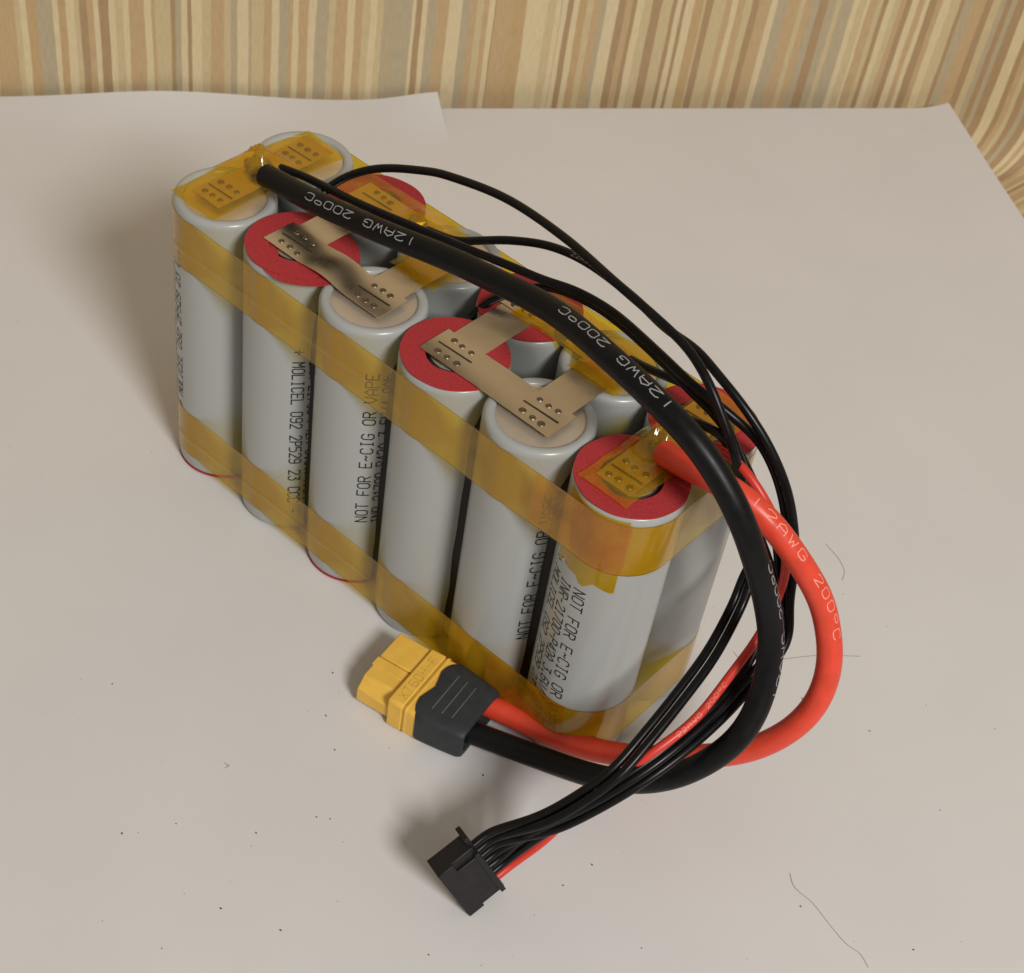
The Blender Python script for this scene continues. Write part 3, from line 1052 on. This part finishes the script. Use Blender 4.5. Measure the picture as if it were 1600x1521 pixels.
put('neck', prism([(-8.2, 1.0), (-7.6, 0.2), (7.6, 0.2), (8.2, 1.0), (8.2, 7.6), (7.6, 8.25), (-7.6, 8.25), (-8.2, 7.6)], 11.0, 16.0), M_YELLOW, con, bev=0.3)
put('neck_rim', prism([(-8.4, 0.9), (-7.7, 0.06), (7.7, 0.06), (8.4, 0.9), (8.4, 7.8), (7.7, 8.5), (-7.7, 8.5), (-8.4, 7.8)], 11.5, 12.1), M_YELLOW, con, bev=0.15)


def boot_part():
    rings = []
    n = 64
    stations = [0, .08, .2, .4, .6, .8, .93, 1.0]
    for si, s in enumerate(stations):
        ring = []
        for k in range(n):
            a = 2 * math.pi * k / n
            ca, sa = math.cos(a), math.sin(a)
            e = 0.32
            y = math.copysign(abs(ca) ** e, ca)
            z = math.copysign(abs(sa) ** e, sa)
            hw = 8.75 - 1.3 * s ** 1.4
            hh = 4.40 - 0.25 * s
            if si == 0:
                hw -= .35
                hh -= .25
            if si == len(stations) - 1:
                hw -= .3
                hh -= .25
            yy = y * hw
            x0 = 12.3 + 1.9 * (abs(y) ** 4) + 1.2 * math.exp(-(yy / 2.2) ** 2) * (1 if abs(z) > .6 else 0.5)
            x1 = 24.6
            ring.append((x0 + (x1 - x0) * s, yy, 4.45 + z * hh - 0.0))
        rings.append(ring)
    # lip turned into the opening
    last = rings[-1]
    inner = [(x - 0.0, y * .86, 4.45 + (z - 4.45) * .74) for x, y, z in last]
    deep = [(x - 3.0, y * .84, 4.45 + (z - 4.45) * .72) for x, y, z in last]
    rings += [inner, deep]
    vs = [p for r in rings for p in r]
    fs = []
    for i in range(len(rings) - 1):
        for k in range(n):
            l = (k + 1) % n
            fs.append((i * n + k, i * n + l, (i + 1) * n + l, (i + 1) * n + k))
    fs.append(tuple(range((len(rings) - 1) * n, len(rings) * n)))
    return vs, fs


boot = put('boot', boot_part(), M_BOOT, con)
boot['label'] = 'dark grey rubber boot'
for k, x in enumerate((15.9, 18.1, 20.3)):
    vs = box(x, x + 0.28, -5.3 + .25 * k, 5.0 - .3 * k, 8.66, 8.92 - .04 * k)
    put('grip_line', vs, M_GRIP, con, bev=0.08)


def xt_map(s, t):
    return XT @ Vector((10.45 - t, -6.3 + s, 8.475))


vs, fs = lettering('XT60H-F', 1.85, 1.25, 1.9, 0.16, xt_map)
link('embossed_text', vs, fs, M_YELLOWMARK, con, smooth=False)
for y in (-3.6, 3.6):
    put('socket_hole', xform(join(([(0, 0, 0)] and [(0, 2.4 * math.cos(2 * math.pi * k / 24), 2.4 * math.sin(2 * math.pi * k / 24)) for k in range(24)],
                                   [tuple(range(24))])), Matrix.Translation((-0.32, y, 4.0))), M_HOLE, con, smooth=False)

# ------------------------------------------------------------------ black seven-way balance connector
JA = Vector((-0.32088911, -0.33679526, 0.88521135)).normalized()
JB = Vector((0.21008008, 0.8860457, 0.41326673)).normalized()
JC = JA.cross(JB).normalized()
if JC.x < 0:
    JC = -JC
JO = Vector(JST_O)
# local x = along the row (upwards), y = towards the wires, z = out of the near face
JM = Matrix(((JA.x, JB.x, JC.x, JO.x), (JA.y, JB.y, JC.y, JO.y), (JA.z, JB.z, JC.z, JO.z), (0, 0, 0, 1)))


def jput(name, part, mat, parent, bev=0.0):
    v, f = xform(part, JM)
    if JM.to_3x3().determinant() < 0:
        f = [tuple(reversed(q)) for q in f]
    o = link(name, v, f, mat, parent, angle=35)
    if bev:
        bevel_obj(o, bev)
    return o


JL = 15.6
jst = jput('balance_connector', box(0, JL, 0, 8.0, -4.6, -0.55), M_JST, pack, bev=0.18)
jst['label'] = 'black seven-way balance connector'
jput('face_panel', box(2.3, JL - 2.3, 0.0, 7.9, -0.7, 0.0), M_JST, jst, bev=0.15)
jput('face_panel', box(0.0, 2.6, 0.0, 3.4, -0.7, 0.0), M_JST, jst, bev=0.15)
jput('face_panel', box(JL - 2.6, JL, 0.0, 3.4, -0.7, 0.0), M_JST, jst, bev=0.15)
jput('flange', box(-1.0, JL + 1.9, 7.5, 8.5, -4.9, -1.4), M_JST, jst, bev=0.12)
jput('flange', box(0.3, JL - 1.4, 7.4, 8.4, -1.5, 0.35), M_JST, jst, bev=0.12)
for k in range(7):
    x = 1.7 + 2.0 * k
    jput('contact_slot', box(x - .6, x + .6, -0.04, 0.5, -3.2, -1.4), M_HOLE, jst)

def sheet_z(x, y):
    p = Vector((x, y, 0))
    u, v = p.dot(UD), p.dot(VD)
    near = min(1.0, max(0.0, (Vector((x / 90, y / 55)).length - 1.0) * 1.2))
    return (0.05 if u < 34 + 0.02 * (v + 184) else -0.10) + paper_z(p) * near


# ------------------------------------------------------------------ hairs and dust on the paper
for k, h in enumerate(HAIRS):
    pts = [(x, y, sheet_z(x, y) + 0.07 + 0.02 * math.sin(q * 1.7 + k)) for q, (x, y) in enumerate(h)]
    P = catmull(pts, step=0.4, smooth=3)
    o = link('hair', *tube(P, 0.04, 6), M_HAIR, None)
    tag(o, HAIR_LABELS[k], 'hair', 'stray hairs on the paper')

rnd = random.Random(5)
dv, df = [], []


def speck(x, y, s):
    k = len(dv)
    a = rnd.uniform(0, 6)
    for q, (r, z) in enumerate(((1, 0), (.7, 0), (1.1, 0), (.8, 0), (0.2, .6))):
        t = a + q * 1.57
        dv.append((x + s * r * math.cos(t), y + s * r * math.sin(t) * .7, sheet_z(x, y) + 0.01 + z * s))
    df.extend([(k, k + 1, k + 4), (k + 1, k + 2, k + 4), (k + 2, k + 3, k + 4), (k + 3, k, k + 4)])


for x, y in SPECKS:
    speck(x, y, rnd.uniform(.16, .36))
for _ in range(150):
    p = uv(rnd.uniform(-110, 120), rnd.uniform(-100, 120))
    if abs(p.x) < 66 and abs(p.y) < 24:
        continue
    speck(p.x, p.y, rnd.uniform(.05, .17))
o = link('dust', dv, df, M_DUST, None, smooth=False)
tag(o, 'dark specks of dust scattered over the white paper', 'dust', kind='stuff')
